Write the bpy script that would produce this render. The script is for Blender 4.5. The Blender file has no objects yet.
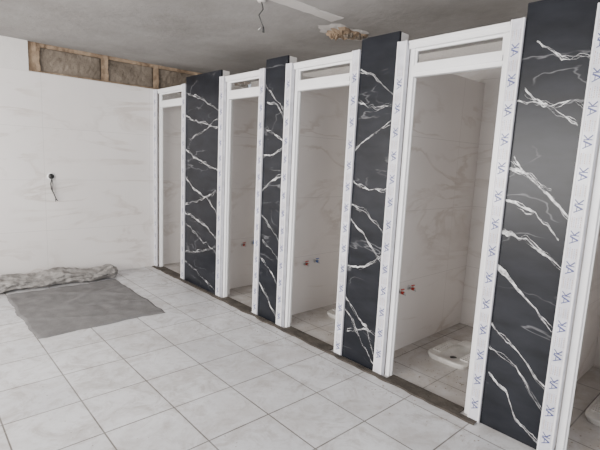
import bpy, math, random
from mathutils import Matrix, Vector, noise
random.seed(7)
H=1.5
# ---------------------------------------------------------------- materials
def new_mat(name):
    m=bpy.data.materials.new(name); m.use_nodes=True
    nt=m.node_tree; b=nt.nodes['Principled BSDF']
    return m,nt,b
def ramp(nt,src,stops,interp='LINEAR'):
    r=nt.nodes.new('ShaderNodeValToRGB'); r.color_ramp.interpolation=interp
    e=r.color_ramp.elements
    while len(e)<len(stops): e.new(0.5)
    for i,(p,c) in enumerate(stops):
        e[i].position=p; e[i].color=(c[0],c[1],c[2],1) if isinstance(c,(tuple,list)) else (c,c,c,1)
    nt.links.new(src,r.inputs[0]); return r.outputs[0]
def noise_n(nt,vec,scale,detail=4,rough=.55,dist=0):
    n=nt.nodes.new('ShaderNodeTexNoise'); n.inputs['Scale'].default_value=scale
    n.inputs['Detail'].default_value=detail; n.inputs['Roughness'].default_value=rough
    n.inputs['Distortion'].default_value=dist
    if vec: nt.links.new(vec,n.inputs['Vector'])
    return n
def mix(nt,f,a,b,bt='MIX'):
    m=nt.nodes.new('ShaderNodeMix'); m.data_type='RGBA'; m.blend_type=bt
    for i,v in ((0,f),(6,a),(7,b)):
        if hasattr(v,'type') and not isinstance(v,(tuple,float,int)): nt.links.new(v,m.inputs[i])
        elif i==0: m.inputs[0].default_value=v
        else: m.inputs[i].default_value=(v[0],v[1],v[2],1)
    return m.outputs[2]
def mul(nt,a,k):
    f2=nt.nodes.new('ShaderNodeMath'); f2.operation='MULTIPLY'; nt.links.new(a,f2.inputs[0])
    if isinstance(k,float): f2.inputs[1].default_value=k
    else: nt.links.new(k,f2.inputs[1])
    return f2.outputs[0]
def objvec(nt,rot=(0,0,0),scale=(1,1,1),loc=(0,0,0)):
    t=nt.nodes.new('ShaderNodeTexCoord'); mp=nt.nodes.new('ShaderNodeMapping')
    mp.inputs['Rotation'].default_value=rot; mp.inputs['Scale'].default_value=scale; mp.inputs['Location'].default_value=loc
    nt.links.new(t.outputs['Object'],mp.inputs[0]); return mp.outputs[0]
def bump(nt,b,h,s=.2,d=.01):
    n=nt.nodes.new('ShaderNodeBump'); n.inputs['Strength'].default_value=s; n.inputs['Distance'].default_value=d
    nt.links.new(h,n.inputs['Height']); nt.links.new(n.outputs[0],b.inputs['Normal'])
def plain(name,col,rough=.5,metal=0,var=.08,sc=8):
    m,nt,b=new_mat(name); v=objvec(nt)
    n=noise_n(nt,v,sc)
    c=ramp(nt,n.outputs[0],[(.3,tuple(x*(1-var) for x in col)),(.7,tuple(min(1,x*(1+var)) for x in col))])
    nt.links.new(c,b.inputs['Base Color']); b.inputs['Roughness'].default_value=rough; b.inputs['Metallic'].default_value=metal
    return m

def brick(nt,vec,w,h,mortar,offset=0.0):
    t=nt.nodes.new('ShaderNodeTexBrick'); t.offset=offset; t.squash=1
    t.inputs['Scale'].default_value=1; t.inputs['Brick Width'].default_value=w; t.inputs['Row Height'].default_value=h
    t.inputs['Mortar Size'].default_value=mortar; t.inputs['Mortar Smooth'].default_value=.3
    t.inputs['Color1'].default_value=(1,1,1,1); t.inputs['Color2'].default_value=(.84,.84,.86,1); t.inputs['Mortar'].default_value=(0,0,0,1)
    nt.links.new(vec,t.inputs['Vector']); return t

def floor_tile():
    m,nt,b=new_mat('floor_tile'); v=objvec(nt,loc=(.07,.13,0))
    t=brick(nt,v,.40,.40,.0045)
    n1=noise_n(nt,v,1.3,5,.6); n2=noise_n(nt,v,22,6,.7); n3=noise_n(nt,v,5,8,.75,1.2); n4=noise_n(nt,v,2.2,6,.7,.6)
    base=ramp(nt,n1.outputs[0],[(.3,(.60,.605,.62)),(.65,(.74,.745,.765))])
    base=mix(nt,.6,base,t.outputs['Color'],'MULTIPLY')
    fl=ramp(nt,n2.outputs[0],[(.5,(1,1,1)),(.75,(.72,.70,.69))])
    base=mix(nt,.7,base,fl,'MULTIPLY')
    base=mix(nt,ramp(nt,n3.outputs[0],[(.48,0.),(.70,.8)]),base,(.36,.33,.31))
    base=mix(nt,ramp(nt,n4.outputs[0],[(.46,0.),(.70,.6)]),base,(.41,.38,.36))
    sp=nt.nodes.new('ShaderNodeSeparateXYZ'); nt.links.new(objvec(nt),sp.inputs[0])
    mr=nt.nodes.new('ShaderNodeMapRange'); mr.inputs[1].default_value=2.3; mr.inputs[2].default_value=2.6; nt.links.new(sp.outputs[0],mr.inputs[0])
    dn=ramp(nt,noise_n(nt,v,7,7,.7,.5).outputs[0],[(.35,.45),(.65,1.)])
    base=mix(nt,mul(nt,mr.outputs[0],dn),base,(.40,.365,.33))
    gc=ramp(nt,n4.outputs[0],[(.35,(.27,.26,.25)),(.6,(.13,.115,.10))])
    col=mix(nt,t.outputs['Fac'],base,gc)
    nt.links.new(col,b.inputs['Base Color'])
    r=ramp(nt,n3.outputs[0],[(.4,.28),(.7,.65)]); nt.links.new(r,b.inputs['Roughness'])
    inv=nt.nodes.new('ShaderNodeMath'); inv.operation='SUBTRACT'; inv.inputs[0].default_value=1; nt.links.new(t.outputs['Fac'],inv.inputs[1])
    bump(nt,b,inv.outputs[0],.3,.003); return m
def wall_tile(name,axis):
    m,nt,b=new_mat(name)
    tc=nt.nodes.new('ShaderNodeTexCoord'); sp=nt.nodes.new('ShaderNodeSeparateXYZ'); cb=nt.nodes.new('ShaderNodeCombineXYZ')
    nt.links.new(tc.outputs['Object'],sp.inputs[0])
    nt.links.new(sp.outputs[0 if axis=='x' else 1],cb.inputs[0]); nt.links.new(sp.outputs[2],cb.inputs[1])
    v=cb.outputs[0]
    t=brick(nt,v,1.2,.57,.0022)
    mp=nt.nodes.new('ShaderNodeMapping'); mp.inputs['Rotation'].default_value=(0,0,-.5); mp.inputs['Scale'].default_value=(.8,2.6,1)
    nt.links.new(v,mp.inputs[0])
    n=noise_n(nt,mp.outputs[0],1.1,6,.55,.9)
    vein=ramp(nt,n.outputs[0],[(.465,0.),(.497,1.),(.503,1.),(.55,0.)])
    vm=ramp(nt,noise_n(nt,v,1.6,3).outputs[0],[(.40,0.),(.60,.75)])
    base=ramp(nt,noise_n(nt,v,.9,4).outputs[0],[(.3,(.69,.66,.64)),(.7,(.765,.735,.715))])
    c=mix(nt,mul(nt,vein,vm),base,(.54,.49,.45))
    c=mix(nt,mul(nt,t.outputs['Fac'],.55),c,(.42,.40,.38))
    nt.links.new(c,b.inputs['Base Color']); b.inputs['Roughness'].default_value=.3
    return m
def black_marble():
    m,nt,b=new_mat('black_marble')
    v=objvec(nt,rot=(.5,0,0),scale=(1,.9,2.4))
    n=noise_n(nt,v,1.9,4,.45,.4)
    vein=ramp(nt,n.outputs[0],[(.490,0.),(.5,.35),(.510,0.)])
    mk=ramp(nt,noise_n(nt,objvec(nt,loc=(5,2,1)),2.4,3).outputs[0],[(.48,0.),(.62,1.)])
    base=ramp(nt,noise_n(nt,v,5,5).outputs[0],[(.3,(.009,.010,.013)),(.75,(.019,.021,.027))])
    c=mix(nt,mul(nt,vein,mk),base,(.4,.4,.42))
    nt.links.new(c,b.inputs['Base Color']); b.inputs['Roughness'].default_value=.30
    b.inputs['Specular IOR Level'].default_value=.2
    return m
def vein_mat():
    m,nt,b=new_mat('white_vein'); v=objvec(nt)
    n=noise_n(nt,v,28,6,.7)
    nt.links.new(ramp(nt,n.outputs[0],[(.36,(.07,.07,.08)),(.62,(.78,.78,.78))]),b.inputs['Base Color']); b.inputs['Roughness'].default_value=.3
    return m
def plaster(name,c0,c1,bs=.35,sc=6,vs=1.1):
    m,nt,b=new_mat(name); v=objvec(nt)
    n=noise_n(nt,v,vs,6,.6); n2=noise_n(nt,v,sc*3,6,.65)
    nt.links.new(ramp(nt,n.outputs[0],[(.3,c0),(.7,c1)]),b.inputs['Base Color'])
    b.inputs['Roughness'].default_value=.9; bump(nt,b,n2.outputs[0],bs,.01); return m
M={}
M['floor']=floor_tile(); M['wx']=wall_tile('wall_marble_tile_x','x'); M['wy']=wall_tile('wall_marble_tile_y','y')
M['black']=black_marble(); M['vein']=vein_mat()
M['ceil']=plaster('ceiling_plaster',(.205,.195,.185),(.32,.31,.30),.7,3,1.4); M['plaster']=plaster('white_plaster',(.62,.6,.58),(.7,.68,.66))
M['patch']=plaster('patched_plaster',(.40,.38,.365),(.50,.48,.46))
M['block']=plaster('concrete_block',(.10,.08,.06),(.23,.19,.15),.8,9,4)
M['mortar']=plaster('tan_mortar',(.16,.105,.065),(.34,.255,.175),.9,9,6)
M['pvc']=plain('white_pvc',(.80,.80,.805),.3,0,.03); M['film']=plain('film_wrapped_pvc',(.62,.62,.67),.22,0,.14,14)
M['pink']=plain('film_edge',(.80,.79,.80),.3,0,.05)
M['ink']=plain('blue_ink',(.05,.06,.19),.4,0,.15); M['brown']=plain('brown_ink',(.40,.26,.22),.4,0,.2,30); M['pale']=plain('pale_blue_ink',(.34,.35,.48),.4,0,.2,30)
M['stone']=plaster('dark_mortar',(.03,.025,.02),(.10,.085,.07),.9,12,8)
M['ceramic']=plain('ceramic',(.60,.58,.55),.3,0,.12,12); M['dark']=plain('dark_rubber',(.03,.03,.03),.5)
M['red']=plain('red_plastic',(.50,.05,.03),.4); M['blue']=plain('blue_plastic',(.06,.15,.45),.4); M['metal']=plain('metal',(.6,.6,.6),.3,1)
M['crumb']=plaster('crumb',(.20,.17,.14),(.45,.41,.37),.5,20)
def fabric(name,c0,c1):
    m,nt,b=new_mat(name); v=objvec(nt)
    n=noise_n(nt,v,4,7,.7); w=noise_n(nt,v,120,2)
    c=mix(nt,.5,ramp(nt,n.outputs[0],[(.3,c0),(.7,c1)]),ramp(nt,w.outputs[0],[(.3,.5),(.7,1.)]),'MULTIPLY')
    nt.links.new(c,b.inputs['Base Color']); b.inputs['Roughness'].default_value=.95; bump(nt,b,w.outputs[0],.4,.004); return m
M['mat']=fabric('grey_mat_cloth',(.15,.145,.145),(.235,.23,.23)); M['roll']=fabric('grey_roll_cloth',(.17,.16,.15),(.46,.44,.42))
def glassm():
    m,nt,b=new_mat('transom_glass'); b.inputs['Base Color'].default_value=(.72,.71,.69,1)
    b.inputs['Roughness'].default_value=.05; b.inputs['Transmission Weight'].default_value=.95; b.inputs['IOR'].default_value=1.15; return m
M['glass']=glassm()

# ---------------------------------------------------------------- mesh builder
class MB:
    def __init__(s): s.v=[];s.f=[];s.m=[];s.mats=[];s.sm=[]
    def mi(s,k):
        if k not in s.mats: s.mats.append(k)
        return s.mats.index(k)
    def add(s,vs,fs,k,smooth=False):
        o=len(s.v); s.v+= [tuple(x) for x in vs]; i=s.mi(k)
        for f in fs: s.f.append(tuple(o+j for j in f)); s.m.append(i); s.sm.append(smooth)
    def box(s,x0,x1,y0,y1,z0,z1,k):
        v=[(x,y,z) for x in (x0,x1) for y in (y0,y1) for z in (z0,z1)]
        s.add(v,[(0,1,3,2),(4,6,7,5),(0,4,5,1),(2,3,7,6),(0,2,6,4),(1,5,7,3)],k)
    def bbox(s,x0,x1,y0,y1,z0,z1,k,b=.004):
        pts=[(x0+b,y0),(x1-b,y0),(x1,y0+b),(x1,y1-b),(x1-b,y1),(x0+b,y1),(x0,y1-b),(x0,y0+b)]
        v=[(x,y,z0) for x,y in pts]+[(x,y,z1) for x,y in pts]
        s.add(v,[(i,(i+1)%8,8+(i+1)%8,8+i) for i in range(8)]+[tuple(range(7,-1,-1)),tuple(range(8,16))],k)
    def tube(s,path,r,k,seg=10,cap=True):
        P=[Vector(p) for p in path]; R=r if isinstance(r,(list,tuple)) else [r]*len(P)
        vs=[];prev=None
        for i,p in enumerate(P):
            d=(P[min(i+1,len(P)-1)]-P[max(i-1,0)]).normalized()
            a=prev if prev else (Vector((0,0,1)) if abs(d.z)<.9 else Vector((1,0,0)))
            u=(a-d*a.dot(d)).normalized(); prev=u; w=d.cross(u)
            for j in range(seg):
                t=2*math.pi*j/seg; vs.append(p+(u*math.cos(t)+w*math.sin(t))*R[i])
        fs=[(i*seg+j,i*seg+(j+1)%seg,(i+1)*seg+(j+1)%seg,(i+1)*seg+j) for i in range(len(P)-1) for j in range(seg)]
        if cap: fs+=[tuple(range(seg-1,-1,-1)),tuple((len(P)-1)*seg+j for j in range(seg))]
        s.add(vs,fs,k,True)
    def done(s,name,parent=None):
        me=bpy.data.meshes.new(name); me.from_pydata(s.v,[],s.f)
        for k in s.mats: me.materials.append(M[k])
        for p,i,sm in zip(me.polygons,s.m,s.sm): p.material_index=i; p.use_smooth=sm
        me.update(); o=bpy.data.objects.new(name,me); bpy.context.collection.objects.link(o)
        if parent: o.parent=parent
        return o
def simple_box(name,*a):
    b=MB(); b.box(*a); return b.done(name)
def empty(name):
    e=bpy.data.objects.new(name,None); bpy.context.collection.objects.link(e); return e

# ---------------------------------------------------------------- room shell
XS=2.47; D=5.53; XB=3.95; XL=-2.4; YN=-2.2; CH=2.59; TOP=2.277
simple_box('floor',XL-.1,XB+.1,YN-.1,D+.2,-.1,0,'floor')
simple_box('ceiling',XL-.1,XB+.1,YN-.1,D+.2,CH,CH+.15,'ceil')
b=MB(); b.box(XL,XB,D,D+.12,0,2.285,'wx'); b.box(XL,1.09,D+.001,D+.12,2.285,CH,'plaster'); b.done('wall_far')
def rough_box(b,x0,x1,y0,y1,z0,z1,k,seed,amp=.006):
    """box with a chipped, uneven front (-Y) face"""
    nx=max(2,int((x1-x0)/.03)); nz=max(2,int((z1-z0)/.03)); vs=[]
    for j in range(nz+1):
        for i in range(nx+1):
            x=x0+(x1-x0)*i/nx; z=z0+(z1-z0)*j/nz
            dx=amp*noise.noise(Vector((x*14,z*14,seed)))
            vs.append((x+dx*(1 if i in(0,nx) else .5),y0+amp*1.2*noise.noise(Vector((x*20,z*20,seed+5))),z+(0 if j in(0,nz) and z1>=CH-.001 else dx*.5)))
    n=(nx+1)
    b.add(vs,[(j*n+i,j*n+i+1,(j+1)*n+i+1,(j+1)*n+i) for j in range(nz) for i in range(nx)],k)
    b.box(x0+amp,x1-amp,y0+amp*1.3,y1,z0+.001,z1-.001,k)
b=MB(); b.box(1.09,XB,D+.06,D+.12,2.285,CH,'block')
for i,(x0,x1) in enumerate(((1.09,1.20),(1.83,1.91),(2.46,2.53),(3.10,3.16),(3.70,3.76))):
    rough_box(b,x0,x1,D+.018,D+.07,2.285,CH-.001,'mortar',i*3.1,.012)
rough_box(b,1.09,XB,D+.024,D+.07,CH-.04,CH-.001,'mortar',20,.01); rough_box(b,1.09,XB,D+.016,D+.07,2.286,2.303,'mortar',30,.01)
for i,(x0,x1) in enumerate(((1.20,1.83),(1.91,2.46),(2.53,3.10),(3.16,3.70))):
    rough_box(b,x0+.008,x1-.008,D+.042,D+.07,2.308,CH-.045,'block',i*5+50,.008)
b.done('trim_blockwork')
simple_box('wall_right',XB,XB+.12,YN,D,0,CH,'wy')
def wall_with_window(name,win,axis,c0,c1,a0,a1,w0,w1,z0,z1,mat):
    b=MB()
    def bx(p0,p1,q0,q1):
        if axis=='x': b.box(p0,p1,c0,c1,q0,q1,mat)
        else: b.box(c0,c1,p0,p1,q0,q1,mat)
    bx(a0,w0,0,CH); bx(w1,a1,0,CH); bx(w0,w1,0,z0); bx(w0,w1,z1,CH); b.done(name)
    b=MB(); t=.05; m=(c0+c1)/2
    def fr(p0,p1,q0,q1):
        if axis=='x': b.box(p0,p1,m-.03,m+.03,q0,q1,'pvc')
        else: b.box(m-.03,m+.03,p0,p1,q0,q1,'pvc')
    fr(w0,w0+t,z0,z1);fr(w1-t,w1,z0,z1);fr(w0+t,w1-t,z0,z0+t);fr(w0+t,w1-t,z1-t,z1)
    k=3
    for i in range(1,k): c=w0+(w1-w0)*i/k; fr(c-t/2,c+t/2,z0+t,z1-t)
    b.done(win)
wall_with_window('wall_left','window_1','y',XL-.12,XL,YN,D,.6,4.9,.7,2.35,'wy')
wall_with_window('wall_near','window_2','x',YN-.12,YN,XL,XB,-1.6,2.0,.6,2.3,'wx')

# ---------------------------------------------------------------- piers, trims, doors
piers=[(.712,1.032),(1.828,2.143),(2.945,3.235),(3.976,4.70),(-.40,-.08)]
PH=2.35
# veins as (u across the pier left->right, height) polylines
veins={
0:[[(0,1.86),(.45,1.84),(.95,1.72)],[(.1,1.90),(.4,1.82),(.8,1.84),(1,1.80)],[(0,1.52),(.5,1.43),(1,1.26)],[(.05,1.56),(.35,1.44),(.7,1.40)],
   [(0,1.16),(.4,1.13),(1,1.02)],[(0,.95),(.5,.82),(1,.68)],[(0,.62),(.3,.55),(1,.36)],[(.05,.32),(.4,.24),(.6,.12),(1,.04)],[(.2,2.14),(.6,2.05),(1,2.05)],[(.0,.48),(.5,.42),(1,.22)],[(0,1.33),(.5,1.28),(.9,1.16)]],
1:[[(0,2.14),(.4,2.08),(1,1.94)],[(0,1.93),(.5,1.86),(1,1.90)],[(0,1.58),(.4,1.68),(1,1.78)],[(0,1.36),(.5,1.30),(1,1.33)],[(0,1.07),(.4,.98),(1,.80)],[(0,.70),(.5,.74),(1,.86)],
   [(0,.48),(.4,.36),(.7,.30),(1,.08)],[(0,.38),(.3,.30),(.6,.17),(1,.04)],[(.1,.22),(.5,.28),(1,.28)],[(0,1.18),(.5,1.14),(1,1.02)]],
2:[[(0,2.14),(.5,2.0),(1,1.90)],[(.1,1.98),(.6,1.95),(1,1.82)],[(0,1.50),(.5,1.52),(1,1.60)],[(0,1.20),(.5,1.30),(1,1.36)],[(0,.97),(.6,.86),(1,.74)],[(0,.57),(.5,.50),(1,.34)],[(0,.32),(.5,.20),(1,.05)],[(.1,1.76),(.6,1.70),(1,1.62)],[(.1,.74),(1,.60)]],
3:[[(0,2.18),(.5,2.08),(1,1.94)],[(0,1.92),(.4,1.84),(1,1.78)],[(.1,1.66),(.6,1.76),(1,1.90)],[(0,1.54),(.5,1.42),(1,1.34)],[(0,1.24),(.3,1.10),(.7,1.02),(1,.86)],[(0,.92),(.5,1.0),(1,1.14)],
   [(0,.70),(.5,.56),(1,.46)],[(0,.34),(.5,.42),(1,.54)],[(0,.24),(.6,.12),(1,.04)],[(0,.82),(.6,.74),(1,.60)]],
4:[[(0,1.9),(1,1.7)],[(0,1.5),(1,1.3)],[(0,1.0),(1,.9)],[(0,.5),(1,.4)]],
}
def pier_veins(b,y0,y1,seed,lines):
    rnd=random.Random(seed); w=y1-y0
    for li,L in enumerate(lines):
        pts=[]
        for i in range(len(L)-1):
            n=16
            for k in range(n):
                t=k/n; pts.append((L[i][0]*(1-t)+L[i+1][0]*t,L[i][1]*(1-t)+L[i+1][1]*t))
        pts.append(L[-1]); base=rnd.choice((.0014,.0022,.0034,.0055)) 
        for br in range(3):
            vs=[]
            for i,(u,z) in enumerate(pts):
                s=seed*10+li*3.3+br*.35; q=u*w*3.3
                z+=.026*noise.noise(Vector((q*4,s,0)))+.009*noise.noise(Vector((q*14,s,4)))+.003*noise.noise(Vector((q*50,s,4)))+(0,1,-1)[br]*.012*(math.sin(q*(5+br)+s)+.2)
                wd=(base if br==0 else .0013)*(.4+3.4*max(0,noise.noise(Vector((q*4,s,9)))+.1))
                if br==2: wd*=max(0,min(1,noise.noise(Vector((q*2,s,14)))*4))
                if i in(0,len(pts)-1) and 0<u<1: wd*=.2
                y=y1-max(0,min(1,u))*w
                if 0<z<PH: vs+=[(XS-.0006-.0001*br,y,z+wd),(XS-.0006-.0001*br,y,z-wd)]
            n=len(vs)//2
            b.add(vs,[(2*i,2*i+1,2*i+3,2*i+2) for i in range(n-1)],'vein')
for i,(y0,y1) in enumerate(piers):
    b=MB(); b.box(XS,XS+.02,y0-.001,y1+.001,0,PH,'black'); b.box(XS+.02,XS+.13,y0-.05,y1+.05,0,TOP-.01,'plaster'); b.box(XS+.02,XS+.10,y0,y1,TOP-.01,PH-.003,'plaster')
    pier_veins(b,y0,y1,i+1,veins[i])
    b.done('black_marble_pier')

def print_film(b,yc,x,z0,z1,ph):
    """printed logo shapes on the protective film; run up the post"""
    def stroke(p,q,w,k,dx=0):
        p=Vector(p);q=Vector(q);d=(q-p).normalized();n=Vector((-d.y,d.x))*w/2
        b.add([(x-dx,yc+a.x,a.y) for a in (p-n,q-n,q+n,p+n)],[(0,1,2,3)],k)
    z=z0+ph
    while z<z1-.15:
        stroke((.018,z),(-.020,z+.020),.005,'ink'); stroke((.018,z+.036),(-.020,z+.018),.008,'ink',.0001)
        stroke((.006,z+.008),(.006,z+.030),.004,'ink',.0002)
        stroke((-.020,z+.042),(.018,z+.042),.005,'ink'); stroke((0,z+.044),(-.020,z+.064),.006,'ink',.0001); stroke((0,z+.044),(.018,z+.064),.005,'ink',.0002)
        for r,yy in enumerate((-.020,-.010,.0,.010,.019)):
            zz=z+.082
            while zz<z+.132:
                l=random.uniform(.003,.009); stroke((yy,zz),(yy,zz+l),.0034,'brown' if r%2==0 else 'pale'); zz+=l+.004
        z+=.155
def film_trim(name,y0,y1,side,ph,top=TOP):
    """corner profile: front flange + return along the jamb"""
    b=MB(); x=XS-.016
    b.bbox(x,XS-.0012,y0,y1,0,top,'film',.002)
    b.bbox(x-.004,x+.002,y0,y0+.009,0,top,'pink',.0015); b.bbox(x-.004,x+.002,y1-.009,y1,0,top,'pink',.0015)
    if side>0: b.box(XS-.0012,XS+.02,y1-.004,y1,0,top,'film')
    else: b.box(XS-.0012,XS+.02,y0,y0+.004,0,top,'film')
    print_film(b,(y0+y1)/2,x-.0005,.03,top,ph)
    return b.done(name)
tn=1
for i,(y0,y1) in enumerate(piers):
    film_trim('trim_%d'%tn,y0-.074,y0-.002,-1,random.random()*.1); tn+=1
    film_trim('trim_%d'%tn,y1+.002,y1+.072,1,random.random()*.1); tn+=1

def door(name,y0,y1):
    e=empty(name)
    f=.034; xa,xb=XS+.022,XS+.062; g=.014
    b=MB(); b.bbox(xa,xb,y0,y0+f,0,TOP,'pvc',.002); b.bbox(xa+.018,xb-.008,y0+f,y0+f+.008,0,2.05,'pvc',.002); b.done('jamb_1',e)
    b=MB(); b.bbox(xa,xb,y1-f,y1,0,TOP,'pvc',.002); b.bbox(xa+.018,xb-.008,y1-f-.008,y1-f,0,2.05,'pvc',.002); b.done('jamb_2',e)
    b=MB(); b.box(xa-.02,xb-.001,y0+.002,y1-.002,TOP-.05,TOP-.001,'pvc'); b.box(xa-.026,xa-.01,y0+.002,y1-.002,TOP-.018,TOP-.003,'pvc'); b.done('head_rail',e)
    b=MB(); b.box(xa+.001,xb-.001,y0+f,y1-f,2.055,2.125,'pvc'); b.box(xa-.008,xa+.003,y0+f,y1-f,2.082,2.112,'pvc'); b.box(xa-.004,xa+.003,y0+f,y1-f,2.056,2.064,'pvc'); b.done('transom_rail',e)
    b=MB()
    b.box(xa+.008,xb-.01,y0+f,y0+f+g,2.125,TOP-.05,'pvc'); b.box(xa+.008,xb-.01,y1-f-g,y1-f,2.125,TOP-.05,'pvc')
    b.box(xa+.008,xb-.01,y0+f+g,y1-f-g,2.125,2.125+g,'pvc'); b.box(xa+.008,xb-.01,y0+f+g,y1-f-g,TOP-.05-g,TOP-.05,'pvc'); b.done('glazing_bead',e)
    b=MB(); b.box(XS+.042,XS+.046,y0+f+g,y1-f-g,2.125+g,TOP-.05-g,'glass'); b.done('transom_glass',e)
    return e
door('door_1',4.779,5.45); door('door_2',3.314,3.897); door('door_3',2.222,2.866); door('door_4',1.111,1.749); door('door_5',-.001,.633)
film_trim('trim_%d'%tn,5.451,5.527,1,.05); tn+=1
simple_box('wall_partition_near',XS,XS+.12,YN,-.48,0,2.35,'wy')
for i,(a,c) in enumerate(((-.30,-.20),(.83,.93),(1.95,2.05),(3.05,3.15),(4.10,4.65))):
    simple_box('wall_partition_%d'%(i+1),XS+.132,XB,a,c,0,2.24,'wx')
# threshold: rough dark mortar line along the front of the stalls + sills in the openings
b=MB(); n=90; ya,yb=1.04,5.50; vs=[]
for i in range(n+1):
    y=ya+(yb-ya)*i/n
    w=.062+.022*noise.noise(Vector((y*6,1,0)))+.012*noise.noise(Vector((y*25,1,0)))
    vs+=[(XS-w,y,.001),(XS-w+.008,y,.009),(XS-.019,y,.011)]
b.add(vs,[(3*i+j,3*i+j+1,3*i+j+4,3*i+j+3) for i in range(n) for j in (0,1)],'stone')
for y0,y1 in ((4.83,5.40),(3.36,3.85),(2.27,2.82),(1.16,1.70)): b.box(XS-.019,XS+.06,y0,y1,.0,.011,'stone')
b.done('threshold_strip')

# ---------------------------------------------------------------- squat toilets
def squat(name,cx,cy):
    b=MB(); n=40; zs=.55; q=.84
    def rr(a,c,r,z):
        out=[]
        for k in range(n):
            t=2*math.pi*k/n; ct,st=math.cos(t),math.sin(t)
            out.append((cx+q*a*math.copysign(abs(ct)**r,ct),cy+q*c*math.copysign(abs(st)**r,st),z*zs))
        return out
    rings=[rr(.25,.19,.35,.0),rr(.265,.205,.35,.05),rr(.265,.205,.35,.065),rr(.255,.195,.38,.075),rr(.245,.18,.4,.072),
           rr(.19,.080,.75,.070),rr(.18,.072,.8,.06),rr(.16,.058,.85,.03),rr(.11,.04,1,.015)]
    vs=[p for r in rings for p in r]
    fs=[(i*n+j,i*n+(j+1)%n,(i+1)*n+(j+1)%n,(i+1)*n+j) for i in range(len(rings)-1) for j in range(n)]
    fs.append(tuple((len(rings)-1)*n+j for j in range(n)))
    b.add(vs,fs,'ceramic',True)
    for s in (-1,1):
        for k in range(8):
            x=cx-.13+k*.030; b.bbox(x,x+.014,cy+s*.115-.034,cy+s*.115+.034,.070*zs,.070*zs+.012,'ceramic',.004)
    seg=10; vs=[]
    for i in range(7):
        t=i/6; x=cx+.10+.09*t; h=.04*math.sin(math.pi*.5*(.35+.65*t))
        for j in range(seg+1):
            a=math.pi*j/seg; vs.append((x,cy+.075*math.cos(a),.068*zs+h*math.sin(a)))
    b.add(vs,[(i*(seg+1)+j,i*(seg+1)+j+1,(i+1)*(seg+1)+j+1,(i+1)*(seg+1)+j) for i in range(6) for j in range(seg)]+[tuple(6*(seg+1)+j for j in range(seg+1))],'ceramic',True)
    b.tube([(cx-.07,cy,.0088),(cx-.07,cy,.012)],.026,'dark',14)
    return b.done(name)
for cy in (.48,1.58,2.70,3.75,5.1): squat('squat_toilet',3.22,cy)

# ---------------------------------------------------------------- pipe valves on partitions
def valve(x,yface,z,col):
    b=MB(); yface-=.001
    b.tube([(x,yface,z),(x,yface-.006,z)],.020,'metal',16)
    b.tube([(x,yface-.006,z),(x,yface-.05,z)],.009,'metal',12)
    b.tube([(x,yface-.03,z),(x,yface-.055,z)],.013,col,6)
    b.tube([(x,yface-.05,z),(x,yface-.055,z),(x+.0,yface-.070,z-.015)],[.008,.008,.006],'metal',10)
    b.tube([(x,yface-.04,z+.012),(x,yface-.04,z+.025)],.006,'metal',8)
    b.bbox(x-.020,x+.020,yface-.045,yface-.034,z+.024,z+.031,col,.003)
    b.done('pipe_valve')
for yf in (.83,1.95,3.05,4.10):
    valve(2.87,yf,.50,'red'); valve(3.01,yf,.51,'blue' if yf>3 else 'red')

# ---------------------------------------------------------------- electrical box + cable on far wall
b=MB(); cx,cz=1.263,1.18
b.tube([(cx,D,cz),(cx,D-.006,cz)],[.042,.040],'pvc',24); b.tube([(cx,D-.0062,cz),(cx,D-.0075,cz)],.030,'dark',24)
b.tube([(cx,D-.007,cz),(cx+.0,D-.03,cz-.02),(cx-.012,D-.028,cz-.08),(cx-.005,D-.02,cz-.14),(cx+.02,D-.022,cz-.20),(cx+.04,D-.03,cz-.26),(cx+.052,D-.03,cz-.27)],.006,'dark',8)
b.tube([(cx+.0,D-.03,cz-.02),(cx+.008,D-.035,cz-.09),(cx+.002,D-.03,cz-.15),(cx+.03,D-.03,cz-.24),(cx+.03,D-.035,cz-.28)],.004,'dark',8)
b.done('electrical_outlet_box')

# ---------------------------------------------------------------- ceiling details
b=MB(); cx,cy=1.97,2.66
b.tube([(cx,cy,CH),(cx,cy,CH-.015)],[.035,.025],'patch',16)
b.tube([(cx,cy,CH-.01),(cx+.012,cy-.005,CH-.06),(cx-.012,cy+.01,CH-.10),(cx+.006,cy,CH-.15),(cx+.016,cy-.01,CH-.18)],.004,'dark',8)
b.tube([(cx+.016,cy-.01,CH-.18),(cx+.016,cy-.01,CH-.215)],[.006,.009],'dark',12)
b.tube([(cx+.01,cy-.005,CH-.17),(cx-.012,cy+.012,CH-.20)],.003,'metal',8)
b.done('hanging_ceiling_wire')
def blob(b,cx,cy,z,rx,ry,th,k,seed,n=36):
    vs=[(cx,cy,z-th)]; R=5
    for r in range(1,R+1):
        for j in range(n):
            t=2*math.pi*j/n; f=1+.35*noise.noise(Vector((math.cos(t)*2.2,math.sin(t)*2.2,seed)))+.25*noise.noise(Vector((math.cos(t)*7,math.sin(t)*7,seed)))
            q=r/R; zz=z-th*(1-q**3)*(1+1.1*noise.noise(Vector((q*math.cos(t)*6,q*math.sin(t)*6,seed+3)))) if r<R else z
            vs.append((cx+rx*q*f*math.cos(t),cy+ry*q*f*math.sin(t),zz))
    fs=[(0,1+j,1+(j+1)%n) for j in range(n)]
    for r in range(R-1):
        for j in range(n): fs.append((1+r*n+j,1+(r+1)*n+j,1+(r+1)*n+(j+1)%n,1+r*n+(j+1)%n))
    b.add(vs,fs,k)
b=MB(); blob(b,2.93,2.74,CH,.28,.16,.010,'patch',2.0); blob(b,2.95,2.73,CH-.006,.20,.12,.024,'mortar',5.0); blob(b,2.86,2.80,CH-.01,.07,.06,.035,'mortar',8.0); blob(b,3.05,2.68,CH-.01,.07,.05,.028,'block',9.0); blob(b,2.93,2.70,CH-.012,.06,.05,.03,'block',11.0)
b.done('broken_ceiling_plaster')
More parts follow.
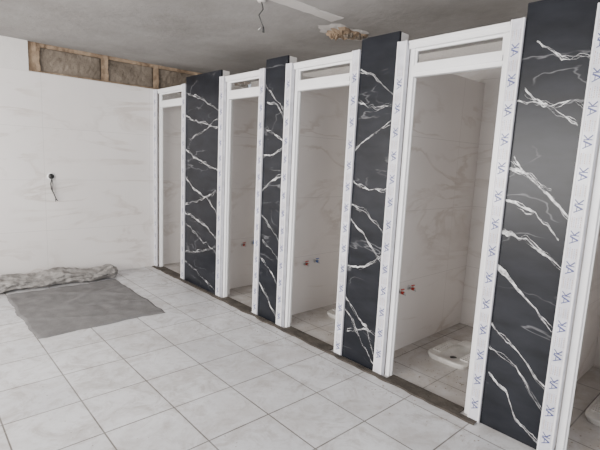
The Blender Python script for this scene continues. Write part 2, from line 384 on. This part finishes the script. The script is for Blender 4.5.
b=MB(); vs=[]; n=24
for i in range(n+1):
    x=1.2+1.42*i/n; a=.02*noise.noise(Vector((x*9,0,0))); vs+=[(x,2.48+a,CH),(x,2.49+a,CH-.006),(x,2.60-a,CH-.006),(x,2.61-a,CH)]
b.add(vs,[(4*i+j,4*i+j+1,4*i+j+5,4*i+j+4) for i in range(n) for j in range(3)]+[(0,1,2,3),(4*n,4*n+3,4*n+2,4*n+1)],'patch'); b.done('ceiling_plaster_strip')

# ---------------------------------------------------------------- mat & roll
b=MB(); nx,ny=66,80; x0,x1,y0,y1=.72,1.81,3.80,5.14; vs=[]
for j in range(ny+1):
    for i in range(nx+1):
        u,v=i/nx,j/ny; x=x0+(x1-x0)*u; y=y0+(y1-y0)*v
        x+=(.03*noise.noise(Vector((y*3,u*.5,1)))+.012*noise.noise(Vector((y*12,u*.5,1))))*(abs(u-.5)*2)**2; y+=(.03*noise.noise(Vector((x*3,v,5)))+.012*noise.noise(Vector((x*13,v,5))))*(abs(v-.5)*2)**2
        z=.006+.010*abs(noise.noise(Vector((x*3,y*3,2))))+.005*noise.noise(Vector((x*12,y*12,2)))+.008*max(0,1-abs(noise.noise(Vector((x*1.5,y*2.5,8))))*9)
        if i in(0,nx) or j in(0,ny): z=.001
        vs.append((x,y,max(z,.001)))
b.add(vs,[(j*(nx+1)+i,j*(nx+1)+i+1,(j+1)*(nx+1)+i+1,(j+1)*(nx+1)+i) for j in range(ny) for i in range(nx)],'mat',True); b.done('grey_floor_mat')
b=MB(); L=160; S=64; vs=[]
for i in range(L+1):
    t=i/L; x=.25+1.62*t; yc=5.31+.02*math.sin(t*5); taper=min(1,(.6+min(t,1-t)*12))
    rz=.068+.026*noise.noise(Vector((x*2.8,0,0))); ry=.125+.025*noise.noise(Vector((x*3,7,0)))
    for j in range(S):
        a=2*math.pi*j/S
        f=1+.28*noise.noise(Vector((x*5,math.cos(a)*1.8,math.sin(a)*1.8)))+.14*abs(math.sin(a*3+x*4+2*noise.noise(Vector((x*4,3,3)))))+.24*noise.noise(Vector((x*13,math.cos(a)*4,math.sin(a)*4)))+.10*noise.noise(Vector((x*32,math.cos(a)*8,math.sin(a)*8)))
        z=rz+rz*f*taper*math.sin(a); vs.append((x,min(D-.005,yc+ry*f*taper*math.cos(a)),max(.002,z)))
fs=[(i*S+j,i*S+(j+1)%S,(i+1)*S+(j+1)%S,(i+1)*S+j) for i in range(L) for j in range(S)]+[tuple(range(S)),tuple(L*S+j for j in range(S-1,-1,-1))]
b.add(vs,fs,'roll',True); b.done('rolled_cloth')

# ---------------------------------------------------------------- debris
b=MB()
def crumb(x,y,r):
    vs=[]
    for k in range(5):
        a=2*math.pi*k/5+random.random()*.6; vs.append((x+r*math.cos(a),y+r*math.sin(a)*.8,.0005))
    vs.append((x,y,r*random.uniform(.4,.8))); b.add(vs,[(k,(k+1)%5,5) for k in range(5)],'crumb')
for k in range(260): crumb(XS-.10-abs(random.gauss(0,.10)),random.uniform(.8,5.3),random.uniform(.002,.007))
for k in range(150): crumb(random.uniform(.0,2.3),random.uniform(.9,3.7),random.uniform(.001,.005))
b.done('mortar_crumbs')
b=MB()
for k in range(300): crumb(random.uniform(2.62,2.96),random.choice((random.uniform(1.1,1.9),random.uniform(2.1,3.0),random.uniform(.0,.8))),random.uniform(.002,.010))
b.done('mortar_crumbs')

# ---------------------------------------------------------------- light
w=bpy.data.worlds.new('World'); bpy.context.scene.world=w; w.use_nodes=True
w.node_tree.nodes['Background'].inputs[0].default_value=(.75,.85,1,1); w.node_tree.nodes['Background'].inputs[1].default_value=1.2
def area(name,loc,rot,sx,sy,e,col):
    l=bpy.data.lights.new(name,'AREA'); l.shape='RECTANGLE'; l.size=sx; l.size_y=sy; l.energy=e; l.color=col
    o=bpy.data.objects.new(name,l); o.location=loc; o.rotation_euler=rot; bpy.context.collection.objects.link(o)
area('window_daylight',(XL-.15,2.75,1.52),(0,math.radians(-90),0),1.6,4.2,430,(1,.96,.915))
area('window_daylight_near',(.2,YN-.15,1.45),(math.radians(90),0,0),3.6,1.7,115,(.98,.98,1))

# ---------------------------------------------------------------- camera
right=Vector((.7417,-.6697,.0463)); fwd=Vector((.6676,.7292,-.1478)).normalized()
right=(right-fwd*right.dot(fwd)).normalized(); up=right.cross(fwd)
mat=Matrix((right,up,-fwd)).transposed().to_4x4(); mat.translation=Vector((0,0,H))
cam=bpy.data.cameras.new('camera'); co=bpy.data.objects.new('camera',cam); bpy.context.collection.objects.link(co)
co.matrix_world=mat; cam.sensor_width=36; cam.lens=26.46; cam.clip_start=.02
bpy.context.scene.camera=co
